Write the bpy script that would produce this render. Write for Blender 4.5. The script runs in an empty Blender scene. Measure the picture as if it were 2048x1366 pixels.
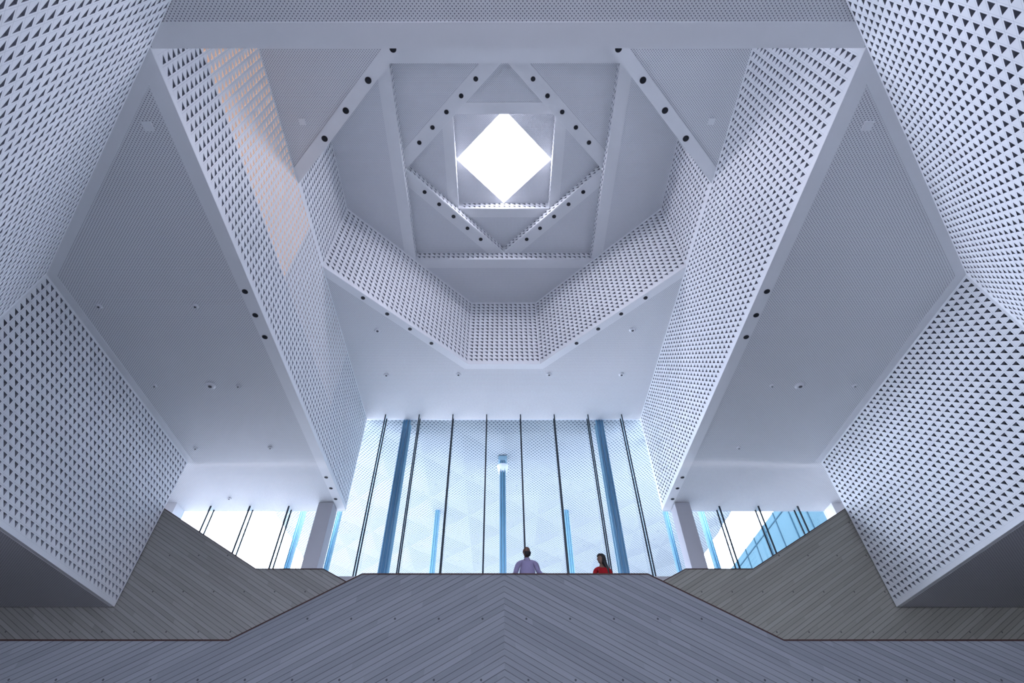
import bpy, bmesh, math, random
from mathutils import Vector, Matrix
from mathutils.geometry import tessellate_polygon
random.seed(7)
S = bpy.context.scene
COL = S.collection
ZO = 1.5                      # eye height of the viewer; all h values below are heights above the eye
hA, hB, hC, hD, hE, hF, hS = 10.5, 15.2, 19.28, 19.78, 20.2, 20.67, 5.53
W = 6.40                      # half width of the tall bay
XB, YN, YF, YG = 11.33, 7.47, 15.60, 19.05
YO = 2.56                     # near edge of the tall bay
CY = 9.035                    # centre of the nested squares
SC, RD, SE, RF = 3.88, 3.86, 1.93, 1.93

# ------------------------------------------------------------------ materials
def nodes(name):
    m = bpy.data.materials.new(name); m.use_nodes = True
    nt = m.node_tree; nt.nodes.clear()
    return m, nt
class N:
    def __init__(s, nt): s.nt = nt
    def new(s, t, **k):
        n = s.nt.nodes.new(t)
        for a, b in k.items(): setattr(n, a, b)
        return n
    def link(s, a, b): s.nt.links.new(a, b)
    def math(s, op, a, b=None, c=None):
        n = s.new('ShaderNodeMath', operation=op)
        for i, v in enumerate((a, b, c)):
            if v is None: continue
            if isinstance(v, (int, float)): n.inputs[i].default_value = v
            else: s.link(v, n.inputs[i])
        return n.outputs[0]
    def mix(s, f, a, b):
        n = s.new('ShaderNodeMix', data_type='RGBA')
        if isinstance(f, (int, float)): n.inputs[0].default_value = f
        else: s.link(f, n.inputs[0])
        for i, v in ((6, a), (7, b)):
            if isinstance(v, tuple): n.inputs[i].default_value = (*v, 1)
            else: s.link(v, n.inputs[i])
        return n.outputs[2]
    def out(s, col, rough=.6, spec=.3, bump=None, metal=0.0):
        b = s.new('ShaderNodeBsdfPrincipled'); o = s.new('ShaderNodeOutputMaterial')
        if isinstance(col, tuple): b.inputs['Base Color'].default_value = (*col, 1)
        else: s.link(col, b.inputs['Base Color'])
        b.inputs['Roughness'].default_value = rough
        b.inputs['Specular IOR Level'].default_value = spec
        b.inputs['Metallic'].default_value = metal
        if bump is not None:
            bn = s.new('ShaderNodeBump'); bn.inputs['Strength'].default_value = .4; bn.inputs['Distance'].default_value = .01
            s.link(bump, bn.inputs['Height']); s.link(bn.outputs[0], b.inputs['Normal'])
        s.link(b.outputs[0], o.inputs[0])
def plain(name, col, rough=.6, spec=.3, metal=0.0, var=.04, scale=3.0):
    m, nt = nodes(name); n = N(nt)
    tc = n.new('ShaderNodeTexCoord'); nz = n.new('ShaderNodeTexNoise'); nz.inputs['Scale'].default_value = scale
    n.link(tc.outputs['Object'], nz.inputs['Vector'])
    d = tuple(c * (1 - var) for c in col); l = tuple(min(1, c * (1 + var)) for c in col)
    n.out(n.mix(nz.outputs[0], d, l), rough, spec, metal=metal)
    return m
PANEL = (.83, .845, .865)
def panel_mat():
    m, nt = nodes('white_panel'); n = N(nt)
    at = n.new('ShaderNodeAttribute', attribute_name='cell'); sp = n.new('ShaderNodeSeparateXYZ'); n.link(at.outputs['Vector'], sp.inputs[0])
    def edge(o):
        f = n.math('FRACT', n.math('ADD', o, .5)); d = n.math('ABSOLUTE', n.math('SUBTRACT', f, .5)); return n.math('LESS_THAN', d, .018)
    e = n.math('MAXIMUM', edge(sp.outputs[0]), edge(sp.outputs[1]))
    n.out(n.mix(n.math('MULTIPLY', e, .38), PANEL, (.30, .32, .38)), .45, .35)
    return m
def perf_mat(name, base, hole, pitch, ratio=.5, size=.20, spec=.25):
    """flat sheet pierced by small staggered triangular holes; world X, Y"""
    m, nt = nodes(name); n = N(nt)
    g = n.new('ShaderNodeNewGeometry'); sp = n.new('ShaderNodeSeparateXYZ'); n.link(g.outputs['Position'], sp.inputs[0])
    y = n.math('DIVIDE', sp.outputs[1], pitch * ratio); row = n.math('FLOOR', y); fy = n.math('SUBTRACT', n.math('FRACT', y), .5)
    off = n.math('MULTIPLY', n.math('FLOORED_MODULO', row, 2.0), .5)
    x = n.math('ADD', n.math('DIVIDE', sp.outputs[0], pitch), off); fx = n.math('SUBTRACT', n.math('FRACT', x), .5)
    fy = n.math('MULTIPLY', fy, ratio)
    inside = n.math('MULTIPLY', n.math('GREATER_THAN', fy, -size * .75), n.math('LESS_THAN', n.math('ABSOLUTE', fx), n.math('MULTIPLY', n.math('SUBTRACT', size * .95, fy), .68)))
    nrm = n.new('ShaderNodeSeparateXYZ'); n.link(g.outputs['True Normal'], nrm.inputs[0])
    nz = n.new('ShaderNodeTexNoise'); nz.inputs['Scale'].default_value = .7; n.link(g.outputs['Position'], nz.inputs['Vector'])
    b2 = n.mix(nz.outputs[0], tuple(c * .97 for c in base), base)
    n.out(n.mix(inside, b2, hole), .6, spec)
    return m
def board_mat(name, c0, c1, sign, pitch, holes):
    """board-marked surface, raking grooves meeting on the centre line"""
    m, nt = nodes(name); n = N(nt)
    g = n.new('ShaderNodeNewGeometry'); sp = n.new('ShaderNodeSeparateXYZ'); n.link(g.outputs['Position'], sp.inputs[0])
    X, Z = sp.outputs[0], sp.outputs[2]
    ax = n.math('MULTIPLY', n.math('ABSOLUTE', n.math('ADD', X, .055)), .54 * sign)
    t = n.math('DIVIDE', n.math('ADD', n.math('SUBTRACT', Z, ZO + 4.683), ax), pitch)
    fr = n.math('ABSOLUTE', n.math('SUBTRACT', n.math('FRACT', n.math('ADD', t, .5)), .5))
    idx = n.math('FLOOR', t)
    side = n.math('MULTIPLY', n.math('GREATER_THAN', X, -.055), 57.3)
    seg = n.math('FLOOR', n.math('ADD', n.math('DIVIDE', X, 2.4), n.math('MULTIPLY', idx, .37)))
    wn = n.new('ShaderNodeTexWhiteNoise', noise_dimensions='2D'); cv = n.new('ShaderNodeCombineXYZ')
    n.link(n.math('ADD', idx, side), cv.inputs[0]); n.link(seg, cv.inputs[1]); n.link(cv.outputs[0], wn.inputs['Vector'])
    mp = n.new('ShaderNodeCombineXYZ'); n.link(n.math('MULTIPLY', X, 1.2), mp.inputs[0]); n.link(n.math('MULTIPLY', t, 3.0), mp.inputs[1]); n.link(n.math('MULTIPLY', seg, 7.1), mp.inputs[2])
    nz = n.new('ShaderNodeTexNoise'); nz.inputs['Scale'].default_value = 1.6; nz.inputs['Detail'].default_value = 6; n.link(mp.outputs[0], nz.inputs['Vector'])
    tone = n.math('ADD', n.math('MULTIPLY', wn.outputs[0], .45), n.math('MULTIPLY', nz.outputs[0], .55))
    col = n.mix(tone, c0, c1)
    # groove depth varies along the board
    n2 = n.new('ShaderNodeTexNoise'); n2.inputs['Scale'].default_value = 1.1; n.link(mp.outputs[0], n2.inputs['Vector'])
    gw = n.math('ADD', .030, n.math('MULTIPLY', n2.outputs[0], .055))
    groove = n.math('LESS_THAN', fr, gw)
    gk = n.math('MULTIPLY', groove, n.math('ADD', .35, n.math('MULTIPLY', n2.outputs[0], .6)))
    col = n.mix(gk, col, tuple(c * .30 for c in c0))
    if holes:
        hx = n.math('SUBTRACT', n.math('FRACT', n.math('DIVIDE', n.math('SUBTRACT', X, .4 - .4525), .905)), .5)
        hz = n.math('SUBTRACT', n.math('FRACT', n.math('DIVIDE', n.math('SUBTRACT', Z, ZO + 3.77 - .5525), 1.105)), .5)
        d = n.math('SQRT', n.math('ADD', n.math('POWER', n.math('MULTIPLY', hx, .905), 2.0), n.math('POWER', n.math('MULTIPLY', hz, 1.105), 2.0)))
        col = n.mix(n.math('MULTIPLY', n.math('LESS_THAN', d, .021), .8), col, (.03, .03, .035))
    n.out(col, .8, .2)
    return m
def glass_mat(name, tint, gloss=.05):
    m, nt = nodes(name); n = N(nt)
    t = n.new('ShaderNodeBsdfTransparent'); t.inputs[0].default_value = (*tint, 1)
    g = n.new('ShaderNodeBsdfGlossy'); g.inputs[0].default_value = (.9, .95, 1, 1); g.inputs['Roughness'].default_value = .02
    x = n.new('ShaderNodeMixShader'); x.inputs[0].default_value = gloss
    n.link(t.outputs[0], x.inputs[1]); n.link(g.outputs[0], x.inputs[2])
    o = n.new('ShaderNodeOutputMaterial'); n.link(x.outputs[0], o.inputs[0])
    return m
M = {}
M['panel'] = panel_mat()
M['back'] = plain('shade_backing', (.018, .022, .034), .9, .05)  # recess shade put into the colour of the pocket backs
M['pocket'] = plain('shaded_pocket_side', (.36, .38, .44), .8, .1)  # greyer than the white panel: recess shade in the colour
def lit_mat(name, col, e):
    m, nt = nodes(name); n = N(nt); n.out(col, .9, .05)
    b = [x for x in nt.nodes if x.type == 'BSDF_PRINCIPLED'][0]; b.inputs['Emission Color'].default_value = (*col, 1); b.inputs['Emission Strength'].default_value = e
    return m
M['back_warm'] = lit_mat('warm_glow_lining', (.86, .66, .52), .19)  # no lamp: warm glow from behind the wall put in as emission
M['back_pale'] = plain('faded_glow_lining', (.66, .60, .60), .8, .1)  # fading end of that glow, put into the colour
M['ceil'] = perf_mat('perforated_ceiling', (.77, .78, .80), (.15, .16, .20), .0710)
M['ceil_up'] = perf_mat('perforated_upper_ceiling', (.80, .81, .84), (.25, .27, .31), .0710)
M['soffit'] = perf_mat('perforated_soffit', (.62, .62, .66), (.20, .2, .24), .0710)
M['trim'] = plain('white_trim', (.80, .81, .83), .5, .3, var=.02)
M['white'] = plain('white_plaster', (.80, .80, .82), .7, .2, var=.02)
M['canopy'] = perf_mat('canopy_sheet', (.365, .41, .43), (.055, .085, .115), .188, .61, .27, 0.0)
M['board'] = board_mat('grey_boards', (.145, .155, .176), (.235, .245, .272), 1, .1226, True)
M['board_rear'] = board_mat('warm_grey_boards', (.20, .195, .19), (.31, .305, .30), -1, .1226, True)
M['cap'] = plain('brown_metal', (.050, .022, .018), .5, .4, .3)
M['edge'] = plain('dark_edge', (.010, .020, .035), .4, .4)
M['fin'] = glass_mat('fin_glass', (.90, .96, .98), .04)
M['glass'] = glass_mat('facade_glass', (.90, .95, 1.0), .04)
M['skyglass'] = glass_mat('roof_glass', (.97, .98, 1), .03)
M['steel'] = plain('blue_cast_steel', (.25, .41, .49), .8, .05)  # blue of shade and tinted glass put into the steel colour
M['steel_dark'] = plain('dark_blue_steel', (.11, .27, .38), .8, .05)  # darker blue stripes on the column fronts
M['col'] = plain('grey_column', (.40, .40, .43), .7, .2, var=.02)
M['floor'] = plain('stone_floor', (.33, .33, .34), .5, .3)
M['lobby'] = plain('lobby_wall', (.20, .19, .19), .8, .1)
M['ground'] = plain('pale_paving', (.32, .32, .31), .9, .0)
M['court'] = plain('light_paving', (.80, .79, .77), .8, .1)
M['can'] = plain('black_can', (.012, .013, .018), .5, .3)
M['ring'] = plain('dark_ring', (.05, .055, .07), .4, .4)
M['lens'] = plain('smoked_lens', (.035, .04, .055), .15, .6)
M['sensor'] = plain('white_plastic', (.72, .73, .76), .4, .4)
M['collar'] = plain('white_collar', (.62, .68, .72), .5, .3)
M['bglass'] = plain('blue_cladding', (.034, .066, .080), .9, .0, var=.12, scale=.15)
M['bmull'] = plain('cladding_joint', (.014, .034, .048), .9, .0)
M['skin_m'] = plain('brown_skin', (.085, .042, .028), .6, .3)
M['skin_w'] = plain('tan_skin', (.13, .075, .055), .6, .3)
M['hair'] = plain('black_hair', (.008, .007, .008), .5, .3)
M['greyhair'] = plain('short_grey_hair', (.25, .23, .22), .8, .1)
M['shirt'] = plain('lilac_shirt', (.20, .18, .29), .8, .15, var=.10, scale=9)
M['red'] = plain('red_cloth', (.24, .006, .010), .8, .15, var=.12, scale=9)
M['dark'] = plain('dark_cloth', (.02, .022, .03), .8, .15)
M['eye'] = plain('eye', (.01, .01, .01), .2, .5)

# ------------------------------------------------------------------ object helpers
def tag(o, label=None, cat=None, group=None, kind=None):
    if label: o['label'] = label
    if cat: o['category'] = cat
    if group: o['group'] = group
    if kind: o['kind'] = kind
    return o
def empty(name, loc):
    o = bpy.data.objects.new(name, None); COL.objects.link(o); o.location = loc; o.empty_display_size = .2; return o
class MB:
    def __init__(s): s.v = []; s.f = []; s.m = []
    def add(s, vs, fs, mi=0):
        b = len(s.v); s.v += [tuple(v) for v in vs]; s.f += [tuple(b + i for i in f) for f in fs]; s.m += [mi] * len(fs); return s
    def box(s, x0, x1, y0, y1, z0, z1, mi=0):
        vs = [(x, y, z) for z in (z0, z1) for y in (y0, y1) for x in (x0, x1)]
        return s.add(vs, [(0, 2, 3, 1), (4, 5, 7, 6), (0, 1, 5, 4), (2, 6, 7, 3), (0, 4, 6, 2), (1, 3, 7, 5)], mi)
    def prism(s, rings, z0, z1, mi=0, ms=None):
        """horizontal slab; rings[0] outline, the others are holes (x, y)"""
        tri = tessellate_polygon([[Vector((x, y, 0)) for x, y in r] for r in rings])
        flat = [p for r in rings for p in r]; n = len(flat)
        fs = [tuple(t) for t in tri] + [tuple(n + i for i in reversed(t)) for t in tri]
        b = 0; nf = len(fs)
        for r in rings:
            k = len(r)
            for i in range(k):
                j = (i + 1) % k; fs.append((b + i, b + j, n + b + j, n + b + i))
            b += k
        s.add([(x, y, z0) for x, y in flat] + [(x, y, z1) for x, y in flat], fs, mi)
        if ms is not None: s.m[-(len(fs) - nf):] = [ms] * (len(fs) - nf)
        return s
    def slabxz(s, pts, y0, y1, mi=0):
        """upright slab in the XZ plane, outline pts (x, z)"""
        tri = tessellate_polygon([[Vector((x, z, 0)) for x, z in pts]]); n = len(pts)
        fs = [tuple(t) for t in tri] + [tuple(n + i for i in reversed(t)) for t in tri]
        fs += [(i, (i + 1) % n, n + (i + 1) % n, n + i) for i in range(n)]
        return s.add([(x, y0, z) for x, z in pts] + [(x, y1, z) for x, z in pts], fs, mi)
    def cyl(s, c, r0, r1, z0, z1, n=20, mi=0, caps=True):
        vs = [(c[0] + r * math.cos(2 * math.pi * i / n), c[1] + r * math.sin(2 * math.pi * i / n), z) for r, z in ((r0, z0), (r1, z1)) for i in range(n)]
        fs = [(i, (i + 1) % n, n + (i + 1) % n, n + i) for i in range(n)]
        if caps: fs += [tuple(range(n)), tuple(range(2 * n - 1, n - 1, -1))]
        return s.add(vs, fs, mi)
    def build(s, name, mats, parent=None, smooth=False):
        me = bpy.data.meshes.new(name); me.from_pydata(s.v, [], s.f)
        if not isinstance(mats, (list, tuple)): mats = [mats]
        for m in mats: me.materials.append(m)
        me.polygons.foreach_set('material_index', s.m)
        bm = bmesh.new(); bm.from_mesh(me); bmesh.ops.recalc_face_normals(bm, faces=bm.faces); bm.to_mesh(me); bm.free()
        if smooth: me.polygons.foreach_set('use_smooth', [True] * len(me.polygons))
        me.update()
        o = bpy.data.objects.new(name, me); COL.objects.link(o)
        if parent is not None:
            o.parent = parent; o.matrix_parent_inverse = Matrix.Translation(parent.location).inverted()
        return o
def struct(o): o['kind'] = 'structure'; return o

P = .2155
HT = dict(TL=(.16, .83), TR=(.83, .83), BR=(.83, .16))
def perf_wall(name, p0, p1, h0, h1, thick=.14, warm_from=None, margin=.05, mb_=.08, mt_=.05, pit=.085, rows=None, P=.2155):
    """upright wall pierced by triangular pockets; p0 -> p1 runs left to right for someone facing it"""
    L = math.dist(p0, p1); rx, ry = (p1[0] - p0[0]) / L, (p1[1] - p0[1]) / L
    fx, fy = -ry, rx                                   # away from the room
    PV = P
    if rows: PV = (h1 - h0 - mb_ - mt_) / rows - 1e-6
    nu = int((L - 2 * margin) / P + 1e-6); nv = int((h1 - h0 - mb_ - mt_) / PV + 1e-6)
    u0 = (L - nu * P) / 2; vv0 = h0 + mb_ + ((h1 - h0 - mb_ - mt_) - nv * PV) / 2
    V = []; F = []; MI = []; C = []
    def pt(u, v, d=0.0):
        V.append((p0[0] + rx * u + fx * d, p0[1] + ry * u + fy * d, v + ZO)); C.append(((u - u0) / P, (v - vv0) / PV, 0)); return len(V) - 1
    def quad(u_0, u_1, v_0, v_1):
        if u_1 - u_0 < 1e-4 or v_1 - v_0 < 1e-4: return
        b = [pt(u_0, v_0), pt(u_1, v_0), pt(u_1, v_1), pt(u_0, v_1)]
        for i in b: C[i] = (.5, .5, 0)
        F.append(tuple(b)); MI.append(0)
    ue, ve = u0 + nu * P, vv0 + nv * PV
    quad(0, L, h0, vv0); quad(0, L, ve, h1); quad(0, u0, vv0, ve); quad(ue, L, vv0, ve)
    for j in range(nv):
        for i in range(nu):
            u, v = u0 + i * P, vv0 + j * PV
            a, b, c, d = pt(u, v), pt(u + P, v), pt(u + P, v + PV), pt(u, v + PV)
            T = [(u + P * HT[k][0], v + PV * HT[k][1]) for k in ('TL', 'TR', 'BR')]
            tl, tr, br = [pt(*t) for t in T]; wm = 0
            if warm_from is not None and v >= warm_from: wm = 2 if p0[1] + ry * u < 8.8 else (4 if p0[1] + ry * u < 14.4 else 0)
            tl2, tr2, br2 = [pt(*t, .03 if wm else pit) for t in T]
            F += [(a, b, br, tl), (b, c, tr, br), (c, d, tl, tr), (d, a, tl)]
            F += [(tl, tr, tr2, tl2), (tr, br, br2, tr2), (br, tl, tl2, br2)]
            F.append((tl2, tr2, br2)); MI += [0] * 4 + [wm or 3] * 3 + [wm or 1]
    # back and rim
    k = [pt(0, h0), pt(L, h0), pt(L, h1), pt(0, h1)]; k2 = [pt(0, h0, thick), pt(L, h0, thick), pt(L, h1, thick), pt(0, h1, thick)]
    for i in k + k2: C[i] = (.5, .5, 0)
    F.append(tuple(reversed(k2))); MI.append(0)
    for i in range(4): F.append((k[i], k2[i], k2[(i + 1) % 4], k[(i + 1) % 4])); MI.append(0)
    me = bpy.data.meshes.new(name); me.from_pydata(V, [], F)
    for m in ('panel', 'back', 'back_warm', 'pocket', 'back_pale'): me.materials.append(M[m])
    me.polygons.foreach_set('material_index', MI)
    at = me.attributes.new('cell', 'FLOAT_VECTOR', 'POINT'); at.data.foreach_set('vector', [x for c in C for x in c])
    me.update()
    o = bpy.data.objects.new(name, me); COL.objects.link(o); return struct(o)

# ------------------------------------------------------------------ walls of the hall
lo = hS
# raking walls either side of the viewer
perf_wall('wall_near_left', (-.30, -3.56), (-XB, YN), lo, hA, P=.192)
perf_wall('wall_near_right', (XB, YN), (.30, -3.56), lo, hA, P=.192)
# side walls of the bays
perf_wall('wall_left', (-XB, YN), (-XB, YF), lo, hA, mb_=.09, mt_=.02, margin=0, P=.192)
perf_wall('wall_right', (XB, YF), (XB, YN), lo, hA, mb_=.09, mt_=.02, margin=0, P=.192)
# tall bay
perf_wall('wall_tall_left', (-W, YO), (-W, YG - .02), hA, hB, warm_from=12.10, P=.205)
perf_wall('wall_tall_right', (W, YG - .02), (W, YO), hA, hB, P=.205)
struct(MB().box(-W - .1, W + .1, YO - .12, YO, hA + ZO + .02, hC + ZO).build('wall_tall_near', M['white']))
# octagonal shaft
yT0, yT1, wf, yf = 7.405, 10.466, 1.517, 15.35
perf_wall('wall_shaft_left', (-W, yT0), (-W, yT1), hB, hC, margin=0)
perf_wall('wall_shaft_right', (W, yT1), (W, yT0), hB, hC, margin=0)
perf_wall('wall_shaft_far_left', (-W, yT1), (-wf, yf), hB, hC, margin=0)
perf_wall('wall_shaft_far', (-wf, yf), (wf, yf), hB, hC, margin=0)
perf_wall('wall_shaft_far_right', (wf, yf), (W, yT1), hB, hC, margin=0)
perf_wall('wall_shaft_near_left', (-1.555, YO), (-W, yT0), hB, hC, margin=0)
perf_wall('wall_shaft_near_right', (W, yT0), (1.555, YO), hB, hC, margin=0)
# stepped coffers around the roof light
def ring_walls(nm, pts, h0, h1):
    for i in range(4):
        perf_wall(nm[i], pts[i], pts[(i + 1) % 4], h0, h1, margin=.0, mb_=.035, mt_=0.0, rows=2)
def sq(s): return [(-s, CY - s), (-s, CY + s), (s, CY + s), (s, CY - s)]
def di(r): return [(-r, CY), (0, CY + r), (r, CY), (0, CY - r)]
ring_walls(['wall_coffer_left', 'wall_coffer_far', 'wall_coffer_right', 'wall_coffer_near'], sq(SC), hC, hD)
ring_walls(['wall_lozenge_far_left', 'wall_lozenge_far_right', 'wall_lozenge_near_right', 'wall_lozenge_near_left'], di(RD), hD, hE)
ring_walls(['wall_lantern_left', 'wall_lantern_far', 'wall_lantern_right', 'wall_lantern_near'], sq(SE), hE, hF)

# ------------------------------------------------------------------ ceilings
def slab(name, rings, h, t=.12, mat='ceil'): return struct(MB().prism(rings, h + ZO, h + ZO + t, 0, 1).build(name, [M[mat], M['trim']]))
slab('ceiling', [[(0, -3.86), (-(YO + 3.86), YO), (YO + 3.86, YO)]], hA)
for s in (-1, 1):
    pts = [(s * (W + .05), YO - .02), (s * (W + .06), YO), (s * XB, YN), (s * XB, YF), (s * 14, YF), (s * 14, YG + .1), (s * (W + .05), YG + .1)]
    slab('ceiling', [pts], hA)
g = .05
slab('ceiling', [[(-W - g, yT1 + .02), (-wf - .02, yf + g), (wf + .02, yf + g), (W + g, yT1 + .02), (W + g, YG + .1), (-W - g, YG + .1)]], hB)
for s in (-1, 1): slab('ceiling', [[(s * (W + g), yT0 - .02), (s * (W + g), YO - g), (s * 1.585, YO - g)]], hB)
octo = [(-W - g, yT0 - .02), (-W - g, yT1 + .02), (-wf - .02, yf + g), (wf + .02, yf + g), (W + g, yT1 + .02), (W + g, yT0 - .02), (1.585, YO - g), (-1.585, YO - g)]
slab('ceiling', [octo, sq(SC + g)], hC, .12, 'ceil_up')
slab('ceiling', [sq(SC + .10), di(RD + .07)], hD, .1, 'ceil_up')
slab('ceiling', [di(RD + .07), sq(SE + .03)], hE, .1, 'ceil_up')
slab('ceiling', [sq(SE + g), di(RF)], hF, .1, 'ceil_up')
# soffits of the lower floors left and right, continuous behind the viewer
for s in (-1, 1):
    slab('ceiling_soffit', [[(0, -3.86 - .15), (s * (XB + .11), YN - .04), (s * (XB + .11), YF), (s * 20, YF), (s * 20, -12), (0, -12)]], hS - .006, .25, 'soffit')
# ------------------------------------------------------------------ plain bands (trim) around every opening, 2 cm proud
tn = [0]
def trim(rings, h, t=.025):
    tn[0] += 1
    return struct(MB().prism(rings, h + ZO - t, h + ZO - .001).build('trim_%d' % tn[0], M['trim']))
for s in (-1, 1):
    trim([[(s * W, YO - .40), (s * W, YG - .04), (s * (W + .33), YG - .04), (s * (W + .33), YO + .66), (s * (W + .1), YO + .1)]], hA)
    trim([[(s * XB, YN + .0), (s * XB, YF), (s * (XB - .22), YF), (s * (XB - .22), YN - .16)]], hA, .012)
    trim([[(s * XB, YN), (s * (W + .10), YO + .08), (s * (W + .14), YO + .42), (s * (XB - .20), YN + .08)]], hA, .017)
    # lozenge bands on the tall ceiling
    a = .50
    trim([[(s * W, yT0), (s * 1.9, yT0 - (W - 1.9)), (s * 1.9, yT0 - (W - 1.9) - a), (s * W, yT0 - a)]], hB)
    trim([[(s * W, yT1), (s * wf, yf), (s * (wf + .13), yf + .30), (s * W, yT1 + .46)]], hB)
trim([[(-wf, yf), (wf, yf), (wf + .13, yf + .30), (-wf - .13, yf + .30)]], hB)
trim([[(-W + .02, YO), (W - .02, YO), (W - .2, YO - .40), (-W + .2, YO - .40)]], hA, .03)
def grow(p, k): return [(x * k, CY + (y - CY) * k) for x, y in p]
trim([grow(sq(SC), (SC + .45) / SC), sq(SC)], hC, .02)
trim([[(-3.88, CY + .02), (-.02, CY + 3.88), (-.74, CY + 3.88), (-3.88, CY + .74)]], hD, .02)
trim([[(3.88, CY + .02), (.02, CY + 3.88), (.74, CY + 3.88), (3.88, CY + .74)]], hD, .02)
trim([[(-3.88, CY - .02), (-.02, CY - 3.88), (-.74, CY - 3.88), (-3.88, CY - .74)]], hD, .02)
trim([[(3.88, CY - .02), (.02, CY - 3.88), (.74, CY - 3.88), (3.88, CY - .74)]], hD, .02)
k = .42
for q in (0, 1, 2, 3):
    c, s_ = [(1, 0), (0, 1), (-1, 0), (0, -1)][q]
    pts = [(SE, -SE), (SE, SE), (SE + k, SE - k), (SE + k, -SE + k)]
    trim([[(x * c - y * s_, CY + x * s_ + y * c) for x, y in pts]], hE, .02)
# curb and glass of the roof light
struct(MB().prism([di(RF + .15), di(RF)], hF + ZO + .1, hF + ZO + .35).build('wall_curb', M['white']))
w = empty('window_1', (0, CY, hF + ZO + .35)); w['kind'] = 'structure'
MB().prism([di(RF + .1)], hF + ZO + .35, hF + ZO + .37).build('pane', M['skyglass'], w)
MB().prism([di(RF + .16), di(RF + .04)], hF + ZO + .37, hF + ZO + .42).build('window_frame', M['white'], w)

# ------------------------------------------------------------------ shell: lobby, floors, ends
FH = 5.55                                          # upper landing floor, above the eye
struct(MB().box(-20, 20, -12, 15.9, -.1, 0).build('floor', M['floor']))
for s, nm in ((-1, 'left'), (1, 'right')):
    struct(MB().box(s * 20, s * 20.15, -12, YF + 3.6, 0, hS + ZO + .25).build('wall_lobby_' + nm, M['lobby']))
    struct(MB().box(s * (XB + .13), s * 20, YF - .12, YF, hS + ZO + .25, hA + ZO + .1).build('wall_bay_end_' + nm, M['white']))
    # end of the window bay
    struct(MB().box(s * 14, s * 14.1, YF, YG + .1, hS + ZO, hA + ZO + .1).build('wall_window_end_' + nm, M['white']))
# unseen glazed opening behind the viewer, added to light the lower walls
struct(MB().box(-20, -6, -12.15, -12, 0, hS + ZO + .25).box(6, 20, -12.15, -12, 0, hS + ZO + .25).build('wall_back', M['lobby']))
w = empty('window_added', (0, -12.05, 0)); w['kind'] = 'structure'
MB().box(-6, 6, -12.06, -12.03, 0, hS + ZO + .1).build('pane', M['glass'], w)
m = MB()
for i in range(7): m.box(-6 + 2 * i - .03, -6 + 2 * i + .03, -12.1, -11.98, 0, hS + ZO + .1)
m.build('window_frame', M['edge'], w)
struct(MB().box(-60, 60, -90, -12.2, -.3, -.1).build('floor_bounce', M['court']))  # unseen pale ground, added to bounce daylight in from the rear
# landings behind the balustrades
struct(MB().box(-3.3, 3.3, 11.44, 15.64, 3.35 + ZO, 3.6 + ZO).build('floor_landing', M['floor']))
struct(MB().box(-19.9, 19.9, 16.0, YG + .3, FH - .25 + ZO, FH + ZO).build('floor_upper', M['floor']))

# ------------------------------------------------------------------ balustrades with brown caps
def cap(pts, y0, y1, parent, t=.030):
    m = MB()
    for (xa, za), (xb, zb) in zip(pts[:-1], pts[1:]):
        m.add([(xa, y0, za - .004), (xb, y0, zb - .004), (xb, y1, zb - .004), (xa, y1, za - .004), (xa, y0, za + t), (xb, y0, zb + t), (xb, y1, zb + t), (xa, y1, za + t)],
              [(0, 1, 2, 3), (7, 6, 5, 4), (0, 4, 5, 1), (1, 5, 6, 2), (2, 6, 7, 3), (3, 7, 4, 0)])
    return m.build('cap_rail', M['cap'], parent)
c = .022
M['board_right'] = board_mat('olive_cast_boards', (.205, .198, .178), (.315, .308, .28), -1, .1226, True)  # twin of the left boards, warmer mixed light put into the colour
top = [(-20, 3.372 - c), (-5.60, 3.372 - c), (-3.165, 4.706 - c), (3.095, 4.706 - c), (5.56, 3.378 - c), (20, 3.378 - c)]
top = [(x, z + ZO) for x, z in top]
b = tag(empty('balustrade', (0, 11.36, 0)), 'front grey board-marked balustrade wall whose planks meet in a central chevron', 'balustrade')
MB().slabxz(top + [(20, 0), (-20, 0)], 11.30, 11.42).build('panel', M['board'], b)
cap(top, 11.285, 11.435, b, .022)
for s, side in ((-1, 'left'), (1, 'right')):
    pr = [(4.2, 6.03), (5.53, 6.675), (7.59, 6.675), (11.37, 8.705), (12.2, 9.15), (20, 9.15)]
    if s == -1: pr = [(4.2, 6.0), (5.57, 6.672), (7.625, 6.672), (11.37, 8.70), (12.2, 9.15), (20, 9.15)]
    # outside the bay the wall drops back under the soffit
    prt = [(s * x, z + ZO - .02) for x, z in pr]
    b = tag(empty('balustrade', (s * 9, 15.72, 0)), 'rear grey plank balustrade climbing to the %s below the perforated ceiling' % side, 'balustrade')
    MB().slabxz(prt + [(s * 20, 0), (s * 4.2, 0)], 15.66, 15.78).build('panel', M['board_rear'] if s < 0 else M['board_right'], b)
    cap(prt, 15.645, 15.795, b, .020)
b = tag(empty('parapet', (0, 15.9, 0)), 'low grey parapet glimpsed behind the ends of the front balustrade', 'parapet')
MB().slabxz([(-5.4, 0), (5.4, 0), (5.4, 6.52 + ZO), (-5.4, 6.52 + ZO)], 15.86, 15.96).build('panel', M['col'], b)
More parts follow.
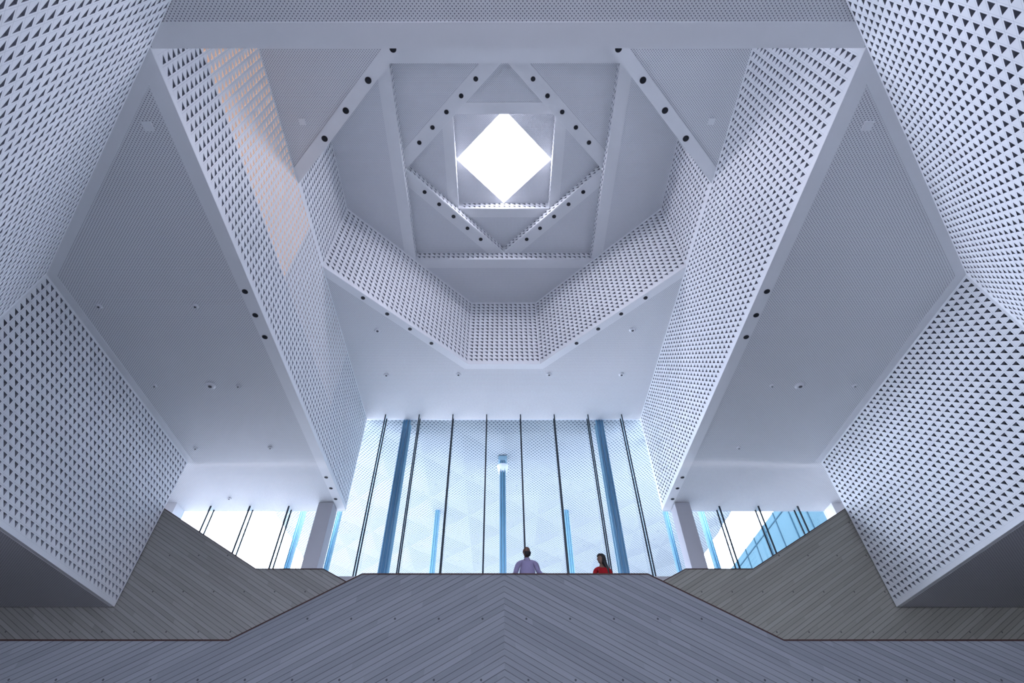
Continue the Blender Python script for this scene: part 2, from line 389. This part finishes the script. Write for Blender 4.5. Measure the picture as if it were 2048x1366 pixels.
# stair flights behind the front balustrade
for s, side in ((-1, 'left'), (1, 'right')):
    m = MB()
    for i in range(8):
        x0 = 3.3 + i * .30; z1 = 3.6 - (i + 1) * .162
        m.box(min(s * x0, s * (x0 + .30)), max(s * x0, s * (x0 + .30)), 11.44, 13.4, z1 - .3 + ZO, z1 + ZO)
    tag(m.build('stair_flight', M['floor']), 'stone stair flight hidden behind the %s slope of the front balustrade' % side, 'stairs')
    struct(MB().box(min(s * 5.7, s * 19.9), max(s * 5.7, s * 19.9), 11.44, 15.64, 2.05 + ZO, 2.30 + ZO).build('floor_side', M['floor']))

# ------------------------------------------------------------------ glazed front
def window(name, x0, x1, z1, xs):
    w = empty(name, ((x0 + x1) / 2, YG, FH + ZO)); w['kind'] = 'structure'
    MB().box(x0, x1, YG, YG + .03, FH + ZO, z1 + ZO).build('pane', M['glass'], w)
    m = MB()
    for x in xs: m.box(x - .012, x + .012, YG - .02, YG + .05, FH + ZO, z1 + ZO)
    m.build('window_frame', M['edge'], w)
window('window_2', -W, W, hB, [])
window('window_3', -12.98, -W, hA, [])
window('window_4', W, 12.98, hA, [])
fx = [-5.48, -3.915, -2.35, -.785, .785, 2.35, 3.915, 5.48]
names = ['first', 'second', 'third', 'fourth', 'fifth', 'sixth', 'seventh', 'eighth']
def fin(x, z1, label, group):
    f = tag(empty('glass_fin', (x, YG, FH + ZO)), label, 'glass fin', group)
    MB().box(x - .010, x + .010, YG - .33, YG - .03, FH + ZO, z1 + ZO).build('glass_blade', M['fin'], f)
    e_ = .024 if z1 > hA + 1 else .031
    MB().box(x - e_, x + e_, YG - .36, YG - .33, FH + ZO, z1 + ZO).build('front_edge', M['edge'], f)
    MB().box(x - .025, x + .025, YG - .04, YG - .001, FH + ZO, z1 + ZO).build('rear_joint', M['edge'], f)
for i, x in enumerate(fx):
    fin(x, hB - .01, '%s tall glass fin from the left on the central glazed front' % names[i], 'glass fins of the central glazed front')
for s, side in ((-1, 'left'), (1, 'right')):
    for k_, x in enumerate((8.61, 10.17, 11.74)):
        fin(s * x, hA - .01, '%s short glass fin outward from the square column at %s' % (names[k_], side), 'glass fins of the side windows')
    # square columns under the edge of the tall bay
    c_ = tag(MB().box(min(s * 6.746, s * 7.331), max(s * 6.746, s * 7.331), 18.385, 19.0, FH + ZO, hA + ZO - .03).build('column', M['col']),
             'square grey column under the ceiling beam, %s of the central glazing' % side, 'column')
    # pier and jamb at the end of the side windows
    m = MB().box(min(s * 12.98, s * 13.45), max(s * 12.98, s * 13.45), 18.45, YG + .1, FH + ZO, hA + ZO)
    struct(m.build('wall_pier_' + side, M['white']))
    d = empty('door_%d' % (1 if s < 0 else 2), (s * 13.9, 17, FH + ZO)); d['kind'] = 'structure'
    m = MB()
    for y in (16.3, 16.9, 17.5, 18.1): m.box(min(s * 13.9, s * 13.99), max(s * 13.9, s * 13.99), y, y + .08, FH + ZO, hA + ZO - .25)
    m.build('door_frame', M['col'], d)
    MB().box(min(s * 13.86, s * 13.99), max(s * 13.86, s * 13.99), 16.2, 18.3, hA + ZO - .25, hA + ZO - .17).build('lintel', M['edge'], d)

# ------------------------------------------------------------------ recessed downlights
def make_downlight(r=.075):
    o = empty('downlight', (0, 0, 0))
    MB().cyl((0, 0), r * 1.0, r * 1.0, -.03, -.012, 24, 0).build('rim', M['ring'], o)
    MB().cyl((0, 0), r * .86, r * .86, -.034, -.028, 24, 0).build('can', M['can'], o)
    MB().cyl((0, 0), r * .34, r * .30, -.038, -.033, 16, 0).build('lens', M['lens'], o)
    return o
proto = make_downlight(); used = [False]
def downlight(x, y, h, label, group, sc=1.0):
    if not used[0]: o = proto; used[0] = True
    else:
        o = proto.copy(); COL.objects.link(o)
        for ch in [c for c in proto.children if c.parent == proto]:
            d = ch.copy(); COL.objects.link(d); d.parent = o
    o.location = (x, y, h + ZO); o.scale = (sc, sc, 1); tag(o, label, 'downlight', group)
order = ['first', 'second', 'third', 'fourth', 'fifth', 'sixth']
for s, side in ((-1, 'left'), (1, 'right')):
    for k_, y in enumerate((7.985, 8.765, 9.545)):
        downlight(s * 6.61, y, hA, 'black recessed downlight, %s in the upper trio on the %s beam' % (order[k_], side), 'downlights on the long beams', 1.0)
    for k_, y in enumerate((16.58, 17.34, 18.13)):
        downlight(s * 6.61, y, hA, 'black recessed downlight, %s in the lower trio near the %s column' % (order[k_], side), 'downlights on the long beams', .95)
    for k_, (x, y) in enumerate(((2.925, 3.72), (3.705, 4.468), (4.473, 5.246), (5.254, 6.022))):
        downlight(s * x, y, hB, 'black recessed downlight, %s from top on the upper %s slanting beam' % (order[k_], side), 'downlights on the upper slanting beams', 1.2)
    for k_, (x, y) in enumerate(((5.24, 11.863), (4.463, 12.633), (3.689, 13.40), (2.92, 14.165))):
        downlight(s * x, y, hB, 'black recessed downlight, %s from outer end below the %s shaft wall' % (order[k_], side), 'downlights below the shaft walls', 1.05)
    for k_, (x, y) in enumerate(((1.004, 5.775), (1.546, 6.328), (2.118, 6.879), (2.676, 7.431), (3.23, 7.992))):
        downlight(s * x, y, hD, 'black recessed downlight, %s from top, upper %s side of roof lozenge' % (order[k_], side), 'downlights around the roof lozenge', 1.12)
    for k_, (x, y) in enumerate(((3.238, 9.996), (2.689, 10.539), (2.13, 11.102), (1.564, 11.661), (1.009, 12.205))):
        downlight(s * x, y, hD, 'black recessed downlight, %s from corner, lower %s side of roof lozenge' % (order[k_], side), 'downlights around the roof lozenge', 1.12)
# small ceiling fittings
sens = [(-8.91, 11.55, hA, .15, 'larger round detector on the left lower ceiling, middle of its row'), (-10.59, 11.545, hA, .07, 'small round detector on the left lower ceiling nearest the wall'),
        (-8.07, 11.56, hA, .07, 'small round detector on the left lower ceiling beside the larger one, towards the beam'), (-8.07, 8.47, hA, .08, 'small round detector high on the left lower ceiling near the beam lights'),
        (-10.58, 8.47, hA, .08, 'small round detector high on the left lower ceiling near its outer corner'), (8.91, 11.55, hA, .15, 'larger round detector on the right lower ceiling, middle of its row'),
        (10.56, 11.546, hA, .07, 'small round detector on the right lower ceiling nearest the wall'), (8.06, 11.546, hA, .07, 'small round detector on the right lower ceiling beside the larger one, towards the beam'),
        (-8.1, 14.73, hA, .09, 'small pale detector on the left lower ceiling above the column'), (-10.7, 14.76, hA, .08, 'small pale detector on the left lower ceiling near the lower wall corner'),
        (-10.78, 18.1, hA, .09, 'small pale detector above the left side window'), (8.1, 14.73, hA, .08, 'small pale detector on the right lower ceiling above the column'),
        (-4.98, 13.5, hB, .13, 'pale round detector on the tall ceiling, upper left'), (5.05, 13.47, hB, .13, 'pale round detector on the tall ceiling, upper right'),
        (-5.03, 16.04, hB, .12, 'pale round detector on the tall ceiling, outer left above the glazing'), (-1.94, 16.01, hB, .12, 'pale round detector on the tall ceiling, inner left above the glazing'),
        (1.94, 16.01, hB, .12, 'pale round detector on the tall ceiling, inner right above the glazing'), (5.04, 16.01, hB, .12, 'pale round detector on the tall ceiling, outer right above the glazing')]
for x, y, h, r, lab in sens:
    o = tag(empty('ceiling_detector', (x, y, h + ZO)), lab, 'detector')
    MB().cyl((x, y), r * .7, r, h + ZO - .05, h + ZO - .002, 20).build('housing', M['sensor'], o)
    MB().cyl((x, y), r * .3, r * .4, h + ZO - .065, h + ZO - .048, 14).build('cover', M['ring'], o)
for x, y, h, r, lab in ((-7.10, 3.92, hA, .09, 'square white access hatch near the upper tip of the left lower ceiling'), (7.12, 3.92, hA, .09, 'square white access hatch near the upper tip of the right lower ceiling'),
                        (-5.78, 5.55, hB, .09, 'square white access hatch in the upper left corner of the tall ceiling'), (5.86, 5.55, hB, .09, 'square white access hatch in the upper right corner of the tall ceiling')):
    tag(MB().box(x - r, x + r, y - r, y + r, h + ZO - .034, h + ZO - .001).build('access_hatch', M['trim']), lab, 'hatch')

# ------------------------------------------------------------------ outside
struct(MB().box(-150, 150, YG + .4, 220, -.3, -.1).build('floor_outside', M['ground']))
# folded canopy: shallow diamond pyramids of pierced sheet
cm = MB(); D = 1.55; y0c, y1c, xc = YG + .12, 47.0, 13.42
def cz(x, y):
    a = (x + y) / D; b_ = (x - y) / D
    fa = abs(a - round(a)) * 2; fb = abs(b_ - round(b_)) * 2
    return hB + ZO + .10 * min(fa, fb) * 1.0
ni, nj = 69, 72
xs = [-xc + 2 * xc * i / ni for i in range(ni + 1)]; ys = [y0c + (y1c - y0c) * j / nj for j in range(nj + 1)]
# exact facets: build each lozenge as four triangles, clipped to the rectangle
def clip(poly, f):
    out = []
    for i in range(len(poly)):
        p, q = poly[i], poly[(i + 1) % len(poly)]; a, b_ = f(p), f(q)
        if a >= 0: out.append(p)
        if (a >= 0) != (b_ >= 0):
            t = a / (a - b_); out.append(tuple(p[k_] + t * (q[k_] - p[k_]) for k_ in range(3)))
    return out
R_ = 2.05
iy = -2; y = y0c - 2 * R_
while y < y1c + R_:
    for ix in range(-9, 10):
        cx_ = ix * 2 * R_ + (R_ if iy % 2 else 0); cxy = y0c + 2.9 + iy * R_ - R_
        z0 = hB + ZO + .02; apex = (cx_, cxy, z0 - .17)
        rim = [(cx_ - R_, cxy, z0), (cx_, cxy + R_, z0), (cx_ + R_, cxy, z0), (cx_, cxy - R_, z0)]
        for q in range(4):
            poly = [apex, rim[q], rim[(q + 1) % 4]]
            for f in (lambda p: p[0] + xc, lambda p: xc - p[0], lambda p: p[1] - y0c, lambda p: y1c - p[1]):
                poly = clip(poly, f) if poly else poly
            poly = [(p[0], p[1], z0) if p[1] <= y0c + 1e-4 else p for p in poly]
            if len(poly) > 2: cm.add(poly, [tuple(range(len(poly)))])
    iy += 1; y += R_
cn = tag(empty('canopy', (0, 30, hB + ZO)), 'pale blue-white pierced canopy soffit outside, beyond the tall glazing', 'canopy')
cm.build('soffit_sheet', M['canopy'], cn)
MB().box(-xc, xc, y0c, y1c, hB + ZO + .04, hB + ZO + .5).build('roof_deck', M['white'], cn)
def steel(x, y, w_, lab, head=False):
    o = tag(empty('steel_column', (x, y, 0)), lab, 'steel column', 'steel columns outside the glazed front')
    z1 = hB + ZO
    MB().box(x - w_ / 2, x + w_ / 2, y - w_ / 2, y - w_ / 2 + .05, -.1, z1).box(x - w_ / 2, x + w_ / 2, y + w_ / 2 - .05, y + w_ / 2, -.1, z1).build('flange', M['steel'], o)
    MB().box(x - w_ * .12, x + w_ * .12, y - w_ / 2 - .05, y - w_ / 2 + .001, -.1, z1).build('rib', M['steel_dark'], o)
    for q in (-1, 1):
        MB().box(min(x + q * w_ * .30, x + q * w_ * .40), max(x + q * w_ * .30, x + q * w_ * .40), y - w_ / 2 - .05, y - w_ / 2 + .001, -.1, z1).build('rib', M['steel_dark'], o)
    if head:
        MB().cyl((x, y), w_ * .62, w_ * .95, z1 - .98, z1 - .52, 24).build('collar', M['collar'], o)
        MB().box(x - w_ * .72, x + w_ * .72, y - w_ * .8, y + w_ * .7, z1 - .30, z1 - .05).build('capital', M['steel'], o)
steel(-.035, 22.2, .30, 'slim blue-looking steel column on the centre line outside', True)
steel(-4.545, 19.34, .36, 'broad blue-looking steel column outside, left of centre'); steel(4.50, 19.34, .36, 'broad blue-looking steel column outside, right of centre')
steel(-3.82, 27.6, .27, 'thin far steel column outside, left of centre'); steel(3.70, 27.6, .27, 'thin far steel column outside, right of centre')
steel(-7.16, 20.6, .17, 'thin steel column outside just right of the left square column'); steel(7.05, 20.6, .17, 'thin steel column outside just left of the right square column')
steel(-8.75, 20.6, .20, 'thin steel column outside just left of the left square column'); steel(8.61, 20.6, .20, 'thin steel column outside just right of the right square column')
bd = tag(empty('glass_building', (26, 50, 0)), 'blue glass building outside behind the right side window', 'building')
MB().box(20.05, 34, 21, 95, -.1, 19.13 + ZO).build('facade', M['bglass'], bd)
m = MB()
for i in range(38): m.box(20.0, 20.06, 21 + i * 2, 21.10 + i * 2, -.1, 19.13 + ZO)
for zz in (4, 8, 12, 16, 20): m.box(20.01, 20.05, 21, 95, zz, zz + .08)
m.build('mullion_grid', M['bmull'], bd)

# ------------------------------------------------------------------ people
def skinned(name, joints, edges, root, mat, parent, sub=2):
    """joints {key: (x, y, z, r)}; one continuous skin over the chain"""
    keys = list(joints); idx = {k: i for i, k in enumerate(keys)}
    me = bpy.data.meshes.new(name); me.from_pydata([joints[k][:3] for k in keys], [(idx[a], idx[b]) for a, b in edges], [])
    o = bpy.data.objects.new(name, me); COL.objects.link(o)
    md = o.modifiers.new('s', 'SKIN'); me.skin_vertices.new() if not me.skin_vertices else None
    for k in keys:
        sv = me.skin_vertices[0].data[idx[k]]; r = joints[k][3]
        sv.radius = r if isinstance(r, tuple) else (r, r); sv.use_root = (k == root)
    md.use_smooth_shade = True
    sb = o.modifiers.new('d', 'SUBSURF'); sb.levels = sub; sb.render_levels = sub
    dg = bpy.context.evaluated_depsgraph_get(); m2 = bpy.data.meshes.new_from_object(o.evaluated_get(dg))
    bpy.data.objects.remove(o); m2.materials.clear(); m2.materials.append(mat)
    n = bpy.data.objects.new(name, m2); COL.objects.link(n)
    m2.polygons.foreach_set('use_smooth', [True] * len(m2.polygons))
    if parent is not None: n.parent = parent
    return n
def head_bm(yaw, female=False):
    """head about the origin at the neck top; faces -Y before yaw"""
    bm = bmesh.new(); bmesh.ops.create_uvsphere(bm, u_segments=32, v_segments=24, radius=1)
    for v in bm.verts:
        x, y, z = v.co
        w = .076 * (1 - .20 * max(0, -z) ** 1.5); d = .095
        if z < 0 and y > 0: d = .095 * (1 + .12 * z)
        X, Y, Z = x * w, y * d, z * .118
        if y < -.6: Y *= 1 - .10 * (abs(y) - .6)
        if y < -.2 and z < -.55: Y -= .008                       # chin
        if y < -.5 and .12 < z < .3 and abs(x) > .15: Y += .004   # eye sockets
        n = math.exp(-((x / .17) ** 2) - ((z + .10) / .20) ** 2)
        if y < 0: Y -= .024 * n                                  # nose
        l = math.exp(-((x / .30) ** 2) - ((z + .47) / .07) ** 2)
        if y < 0: Y -= .006 * l                                  # lips
        v.co = (X, Y, Z)
    for s in (-1, 1):                                            # ears
        r = bmesh.ops.create_uvsphere(bm, u_segments=10, v_segments=8, radius=1)
        for v in r['verts']: v.co = (s * (.075 + .012 * v.co.x * 1.0), .010 + v.co.y * .018, -.002 + v.co.z * .032)
        for f in {f for v in r['verts'] for f in v.link_faces}: f.material_index = 0
        r = bmesh.ops.create_uvsphere(bm, u_segments=10, v_segments=8, radius=.009)
        for v in r['verts']: v.co += Vector((s * .029, -.081, .014))
        for f in {f for v in r['verts'] for f in v.link_faces}: f.material_index = 1
    bmesh.ops.rotate(bm, verts=bm.verts, cent=(0, 0, 0), matrix=Matrix.Rotation(yaw, 3, 'Z'))
    return bm
def merge(o, bm, off, mats):
    """join the head into the body mesh so that the body stays one mesh"""
    for m in mats:
        if m.name not in [x.name for x in o.data.materials]: o.data.materials.append(m)
    base = bmesh.new(); base.from_mesh(o.data); bmesh.ops.translate(bm, verts=bm.verts, vec=off)
    vm = {v: base.verts.new(v.co) for v in bm.verts}
    for f in bm.faces:
        nf = base.faces.new([vm[v] for v in f.verts]); nf.smooth = True; nf.material_index = f.material_index
    base.to_mesh(o.data); base.free(); bm.free()
def hand(j, e, pre, wrist, dirv, side, root, curl=.35):
    """palm and five fingers rooted at the palm"""
    d = Vector(dirv).normalized(); up = Vector((0, 0, 1)); lat = d.cross(up).normalized() * side
    wv = Vector(wrist); palm = wv + d * .05; j[pre + 'palm'] = (*palm, (.030, .016)); e.append((root, pre + 'palm'))
    knuck = wv + d * .085
    for i, (o_, ln) in enumerate(((-.030, .066), (-.010, .076), (.011, .072), (.031, .056))):
        a = knuck + lat * o_; b_ = a + d * ln * .5 - up * ln * .10; c_ = b_ + d * ln * .38 - up * ln * curl
        for k_, p, r in (('a', a, .0105), ('b', b_, .009), ('c', c_, .0075)): j['%sf%d%s' % (pre, i, k_)] = (*p, r)
        e += [(pre + 'palm', '%sf%da' % (pre, i)), ('%sf%da' % (pre, i), '%sf%db' % (pre, i)), ('%sf%db' % (pre, i), '%sf%dc' % (pre, i))]
    t0 = wv + d * .03 - lat * .03; t1 = t0 - lat * .025 + d * .03; t2 = t1 + d * .028 - up * .006
    j[pre + 't0'] = (*t0, .012); j[pre + 't1'] = (*t1, .010); j[pre + 't2'] = (*t2, .0085)
    e += [(pre + 'palm', pre + 't0'), (pre + 't0', pre + 't1'), (pre + 't1', pre + 't2')]
def person(kind, loc, scale, facing, head_yaw, arms, label, railz):
    root = tag(empty('person', (0, 0, 0)), label, 'person')
    sk = M['skin_m'] if kind == 'man' else M['skin_w']; f = kind == 'woman'
    sw = .17 if f else .195
    j = {'pel': (0, 0, .95, (.13, .10)), 'wst': (0, 0, 1.10, (.115 if f else .160, .11)), 'chest': (0, 0, 1.30, (.14 if f else .185, .115)), 'neckb': (0, .01, 1.46, (.07, .06)),
         'neck': (0, .005, 1.54, .050), 'skull': (0, 0, 1.62, .045)}
    e = [('pel', 'wst'), ('wst', 'chest'), ('chest', 'neckb'), ('neckb', 'neck'), ('neck', 'skull')]
    for s, n_ in ((-1, 'r'), (1, 'l')):
        j[n_ + 'hip'] = (s * .09, 0, .88, .085); j[n_ + 'knee'] = (s * .10, -.015, .50, .055); j[n_ + 'cal'] = (s * .10, .01, .36, .052); j[n_ + 'ank'] = (s * .10, .02, .09, .036)
        j[n_ + 'ball'] = (s * .11, -.12, .035, (.040, .025)); j[n_ + 'toe'] = (s * .11, -.19, .03, (.034, .02))
        e += [('pel', n_ + 'hip'), (n_ + 'hip', n_ + 'knee'), (n_ + 'knee', n_ + 'cal'), (n_ + 'cal', n_ + 'ank'), (n_ + 'ank', n_ + 'ball'), (n_ + 'ball', n_ + 'toe')]
        el, wr, dv = arms[n_]
        j[n_ + 'sho'] = (s * sw, 0, 1.43, .052 if f else .060); j[n_ + 'elb'] = (*el, .036 if f else .041); j[n_ + 'wri'] = (*wr, .024)
        e += [('neckb', n_ + 'sho'), (n_ + 'sho', n_ + 'elb'), (n_ + 'elb', n_ + 'wri')]
        hand(j, e, n_, wr, dv, s, n_ + 'wri')
    body = skinned('body', j, e, 'pel', sk, root)
    merge(body, head_bm(head_yaw, f), Vector((0, -.015, 1.69)), [sk, M['eye']])
    # clothes, slightly larger than the body
    def big(k_, g):
        x, y, z, r = j[k_]; r = tuple(a + g for a in r) if isinstance(r, tuple) else r + g; return (x, y, z, r)
    t = {k_: big(k_, .018) for k_ in ('pel', 'wst', 'chest')}; t['neckb'] = (0, .01, 1.46, (.100, .08)); t['collar'] = (0, .006, 1.53, (.064, .062))
    te = [('pel', 'wst'), ('wst', 'chest'), ('chest', 'neckb'), ('neckb', 'collar')]
    for n_ in 'rl':
        t[n_ + 's'] = big(n_ + 'sho', .014); t[n_ + 'e'] = big(n_ + 'elb', .016); wr = Vector(j[n_ + 'wri'][:3]); el = Vector(j[n_ + 'elb'][:3]); q = el.lerp(wr, .93)
        t[n_ + 'w'] = (*q, .036); te += [('neckb', n_ + 's'), (n_ + 's', n_ + 'e'), (n_ + 'e', n_ + 'w')]
    skinned('shirt' if not f else 'blouse', t, te, 'pel', M['shirt'] if not f else M['red'], root)
    p = {'pel': big('pel', .024), 'top': (0, 0, 1.0, (.142, .115))}; pe = [('pel', 'top')]
    for n_ in 'rl':
        p[n_ + 'h'] = big(n_ + 'hip', .018); p[n_ + 'k'] = big(n_ + 'knee', .02); p[n_ + 'a'] = (j[n_ + 'ank'][0], .02, .10, .058); pe += [('pel', n_ + 'h'), (n_ + 'h', n_ + 'k'), (n_ + 'k', n_ + 'a')]
    skinned('trousers', p, pe, 'pel', M['dark'], root)
    for n_ in 'rl':
        skinned('shoe', {'a': (j[n_ + 'ank'][0], .04, .045, .045), 'b': (j[n_ + 'ball'][0], -.11, .035, (.05, .034)), 'c': (j[n_ + 'toe'][0], -.20, .03, (.042, .028))}, [('a', 'b'), ('b', 'c')], 'a', M['eye'], root)
    R3 = Matrix.Rotation(head_yaw, 3, 'Z'); hc = Vector((0, -.015, 1.69))
    def patch(name, mat, test, grow_):
        bm = bmesh.new(); bmesh.ops.create_uvsphere(bm, u_segments=32, v_segments=24, radius=1)
        dead = [v for v in bm.verts if not test(v.co)]; bmesh.ops.delete(bm, geom=dead, context='VERTS')
        for v in bm.verts:
            x, y, z = v.co; v.co = (x * .076 * grow_, y * .095 * grow_, z * .118 * grow_)
        ext = bmesh.ops.solidify(bm, geom=bm.faces[:], thickness=-.006)
        for v in bm.verts: v.co = R3 @ v.co + hc
        me = bpy.data.meshes.new(name); bm.to_mesh(me); bm.free(); me.materials.append(mat)
        o = bpy.data.objects.new(name, me); COL.objects.link(o); o.parent = root
        me.polygons.foreach_set('use_smooth', [True] * len(me.polygons)); return o
    if not f:
        MB().cyl((0, .004), .082, .064, 1.470, 1.548, 24, caps=False).build('collar', M['shirt'], root)
        patch('face_mask', M['hair'], lambda c_: c_.y < -.30 and c_.z < -.10, 1.13)
        patch('cropped_hair', M['greyhair'], lambda c_: c_.y > -.15 and -.25 < c_.z < .55, 1.03)
    else:
        # long hair: a cap and a fall over the back of the shoulders
        patch('hair_cap', M['hair'], lambda c_: (c_.z > .40 or c_.y > -.22) and c_.z > -.8, 1.16)
        prof = [(-.005, .128, .045, .055), (.005, .118, .070, .078), (.022, .085, .086, .092), (.035, .04, .090, .088), (.045, -.02, .092, .080), (.055, -.08, .095, .072), (.070, -.14, .100, .068),
                (.088, -.20, .104, .062), (.104, -.27, .100, .055), (.118, -.34, .085, .046), (.128, -.41, .055, .032), (.132, -.45, .020, .014)]
        m = MB(); n_ = 28; vs = []
        for (d_, z_, rx_, ry_) in prof:
            for i in range(n_):
                t_ = 2 * math.pi * i / n_; wv_ = 1 + .035 * math.sin(9 * t_)
                vs.append(R3 @ Vector((rx_ * wv_ * math.cos(t_), d_ + ry_ * wv_ * math.sin(t_), 0)) + hc + Vector((0, 0, z_)))
        k0 = len(prof)
        fs = [(j_ * n_ + i, j_ * n_ + (i + 1) % n_, (j_ + 1) * n_ + (i + 1) % n_, (j_ + 1) * n_ + i) for j_ in range(k0 - 1) for i in range(n_)] + [tuple(range(n_)), tuple(range((k0 - 1) * n_, k0 * n_))]
        m.add(vs, fs).build('long_hair', M['hair'], root, smooth=True)
    root.location = loc; root.scale = (scale,) * 3; root.rotation_euler = (0, 0, facing)
    return root
fl = 3.6 + ZO
# man: hands resting on the cap rail
s_ = 1.035; lx, ly = .475, 11.66
def loc_(X, Y, H, ang=0.0): 
    v = Vector(((X - lx) / s_, (Y - ly) / s_, (H + ZO - fl) / s_)); return tuple(v)
person('man', (lx, ly, fl), s_, 0.0, math.radians(28),
       {'r': (loc_(.205, 11.66, 4.86), loc_(.165, 11.47, 4.745), (-.1, -1, -.05)), 'l': (loc_(.725, 11.66, 4.90), loc_(.80, 11.47, 4.745), (.35, -1, -.05))},
       'bald man in a lilac shirt and black face mask, hands on the balustrade', 4.706)
s_ = .955; lx, ly = 2.20, 11.74
person('woman', (lx, ly, fl), s_, 0.0, math.radians(-72),
       {'r': ((-.235, .02, 1.13), (-.20, -.20, 1.05), (.3, -1, -.1)), 'l': ((.235, .02, 1.13), (.20, -.20, 1.05), (-.3, -1, -.1))},
       'woman in a red top with long black hair looking left over the balustrade', 4.706)

# ------------------------------------------------------------------ light, sky, camera
wd = bpy.data.worlds.new('World'); S.world = wd; wd.use_nodes = True
bg = wd.node_tree.nodes['Background']; bg.inputs[0].default_value = (.90, .88, 1.0, 1); bg.inputs[1].default_value = 17.0
def portal(name, loc, rot, sx, sy):
    l = bpy.data.lights.new(name, 'AREA'); l.shape = 'RECTANGLE'; l.size = sx; l.size_y = sy; l.cycles.is_portal = True
    o = bpy.data.objects.new(name, l); COL.objects.link(o); o.location = loc; o.rotation_euler = rot
portal('daylight_roof', (0, CY, hF + ZO + .5), (0, 0, math.radians(45)), 2.8, 2.8)
portal('daylight_added_rear', (0, -12.2, 3.6), (math.radians(90), 0, 0), 12, 7)  # portal for the added rear opening
portal('daylight_front', (0, YG + .08, 10.4 + ZO), (math.radians(-90), 0, 0), 26, 9.8)
cd = bpy.data.cameras.new('Camera'); co = bpy.data.objects.new('Camera', cd); COL.objects.link(co); S.camera = co
f, pit, yaw, rol, cy_, cx_, x0_ = 1030.9286, .7867, -.0012, .0008, 720.7574, 1000.7352, -.1274
fw = Vector((math.sin(yaw) * math.cos(pit), math.cos(yaw) * math.cos(pit), math.sin(pit)))
r = fw.cross(Vector((0, 0, 1))).normalized(); u = r.cross(fw)
Rv = r * math.cos(rol) + u * math.sin(rol); Uv = u * math.cos(rol) - r * math.sin(rol)
mt = Matrix((Rv, Uv, -fw)).transposed().to_4x4(); mt.translation = Vector((x0_, 0, ZO)); co.matrix_world = mt
cd.sensor_width = 36; cd.lens = f / 2048 * 36; cd.shift_x = (1024 - cx_) / 2048; cd.shift_y = (cy_ - 683) / 2048; cd.clip_end = 500; cd.clip_start = .05
S.view_settings.view_transform = 'Standard'; S.view_settings.look = 'None'; S.view_settings.gamma = 1; S.view_settings.use_curve_mapping = False
S.view_settings.exposure = 0.05
cy = S.cycles
cy.use_denoising = True; cy.max_bounces = 14; cy.diffuse_bounces = 8; cy.transparent_max_bounces = 16; cy.sample_clamp_indirect = 8
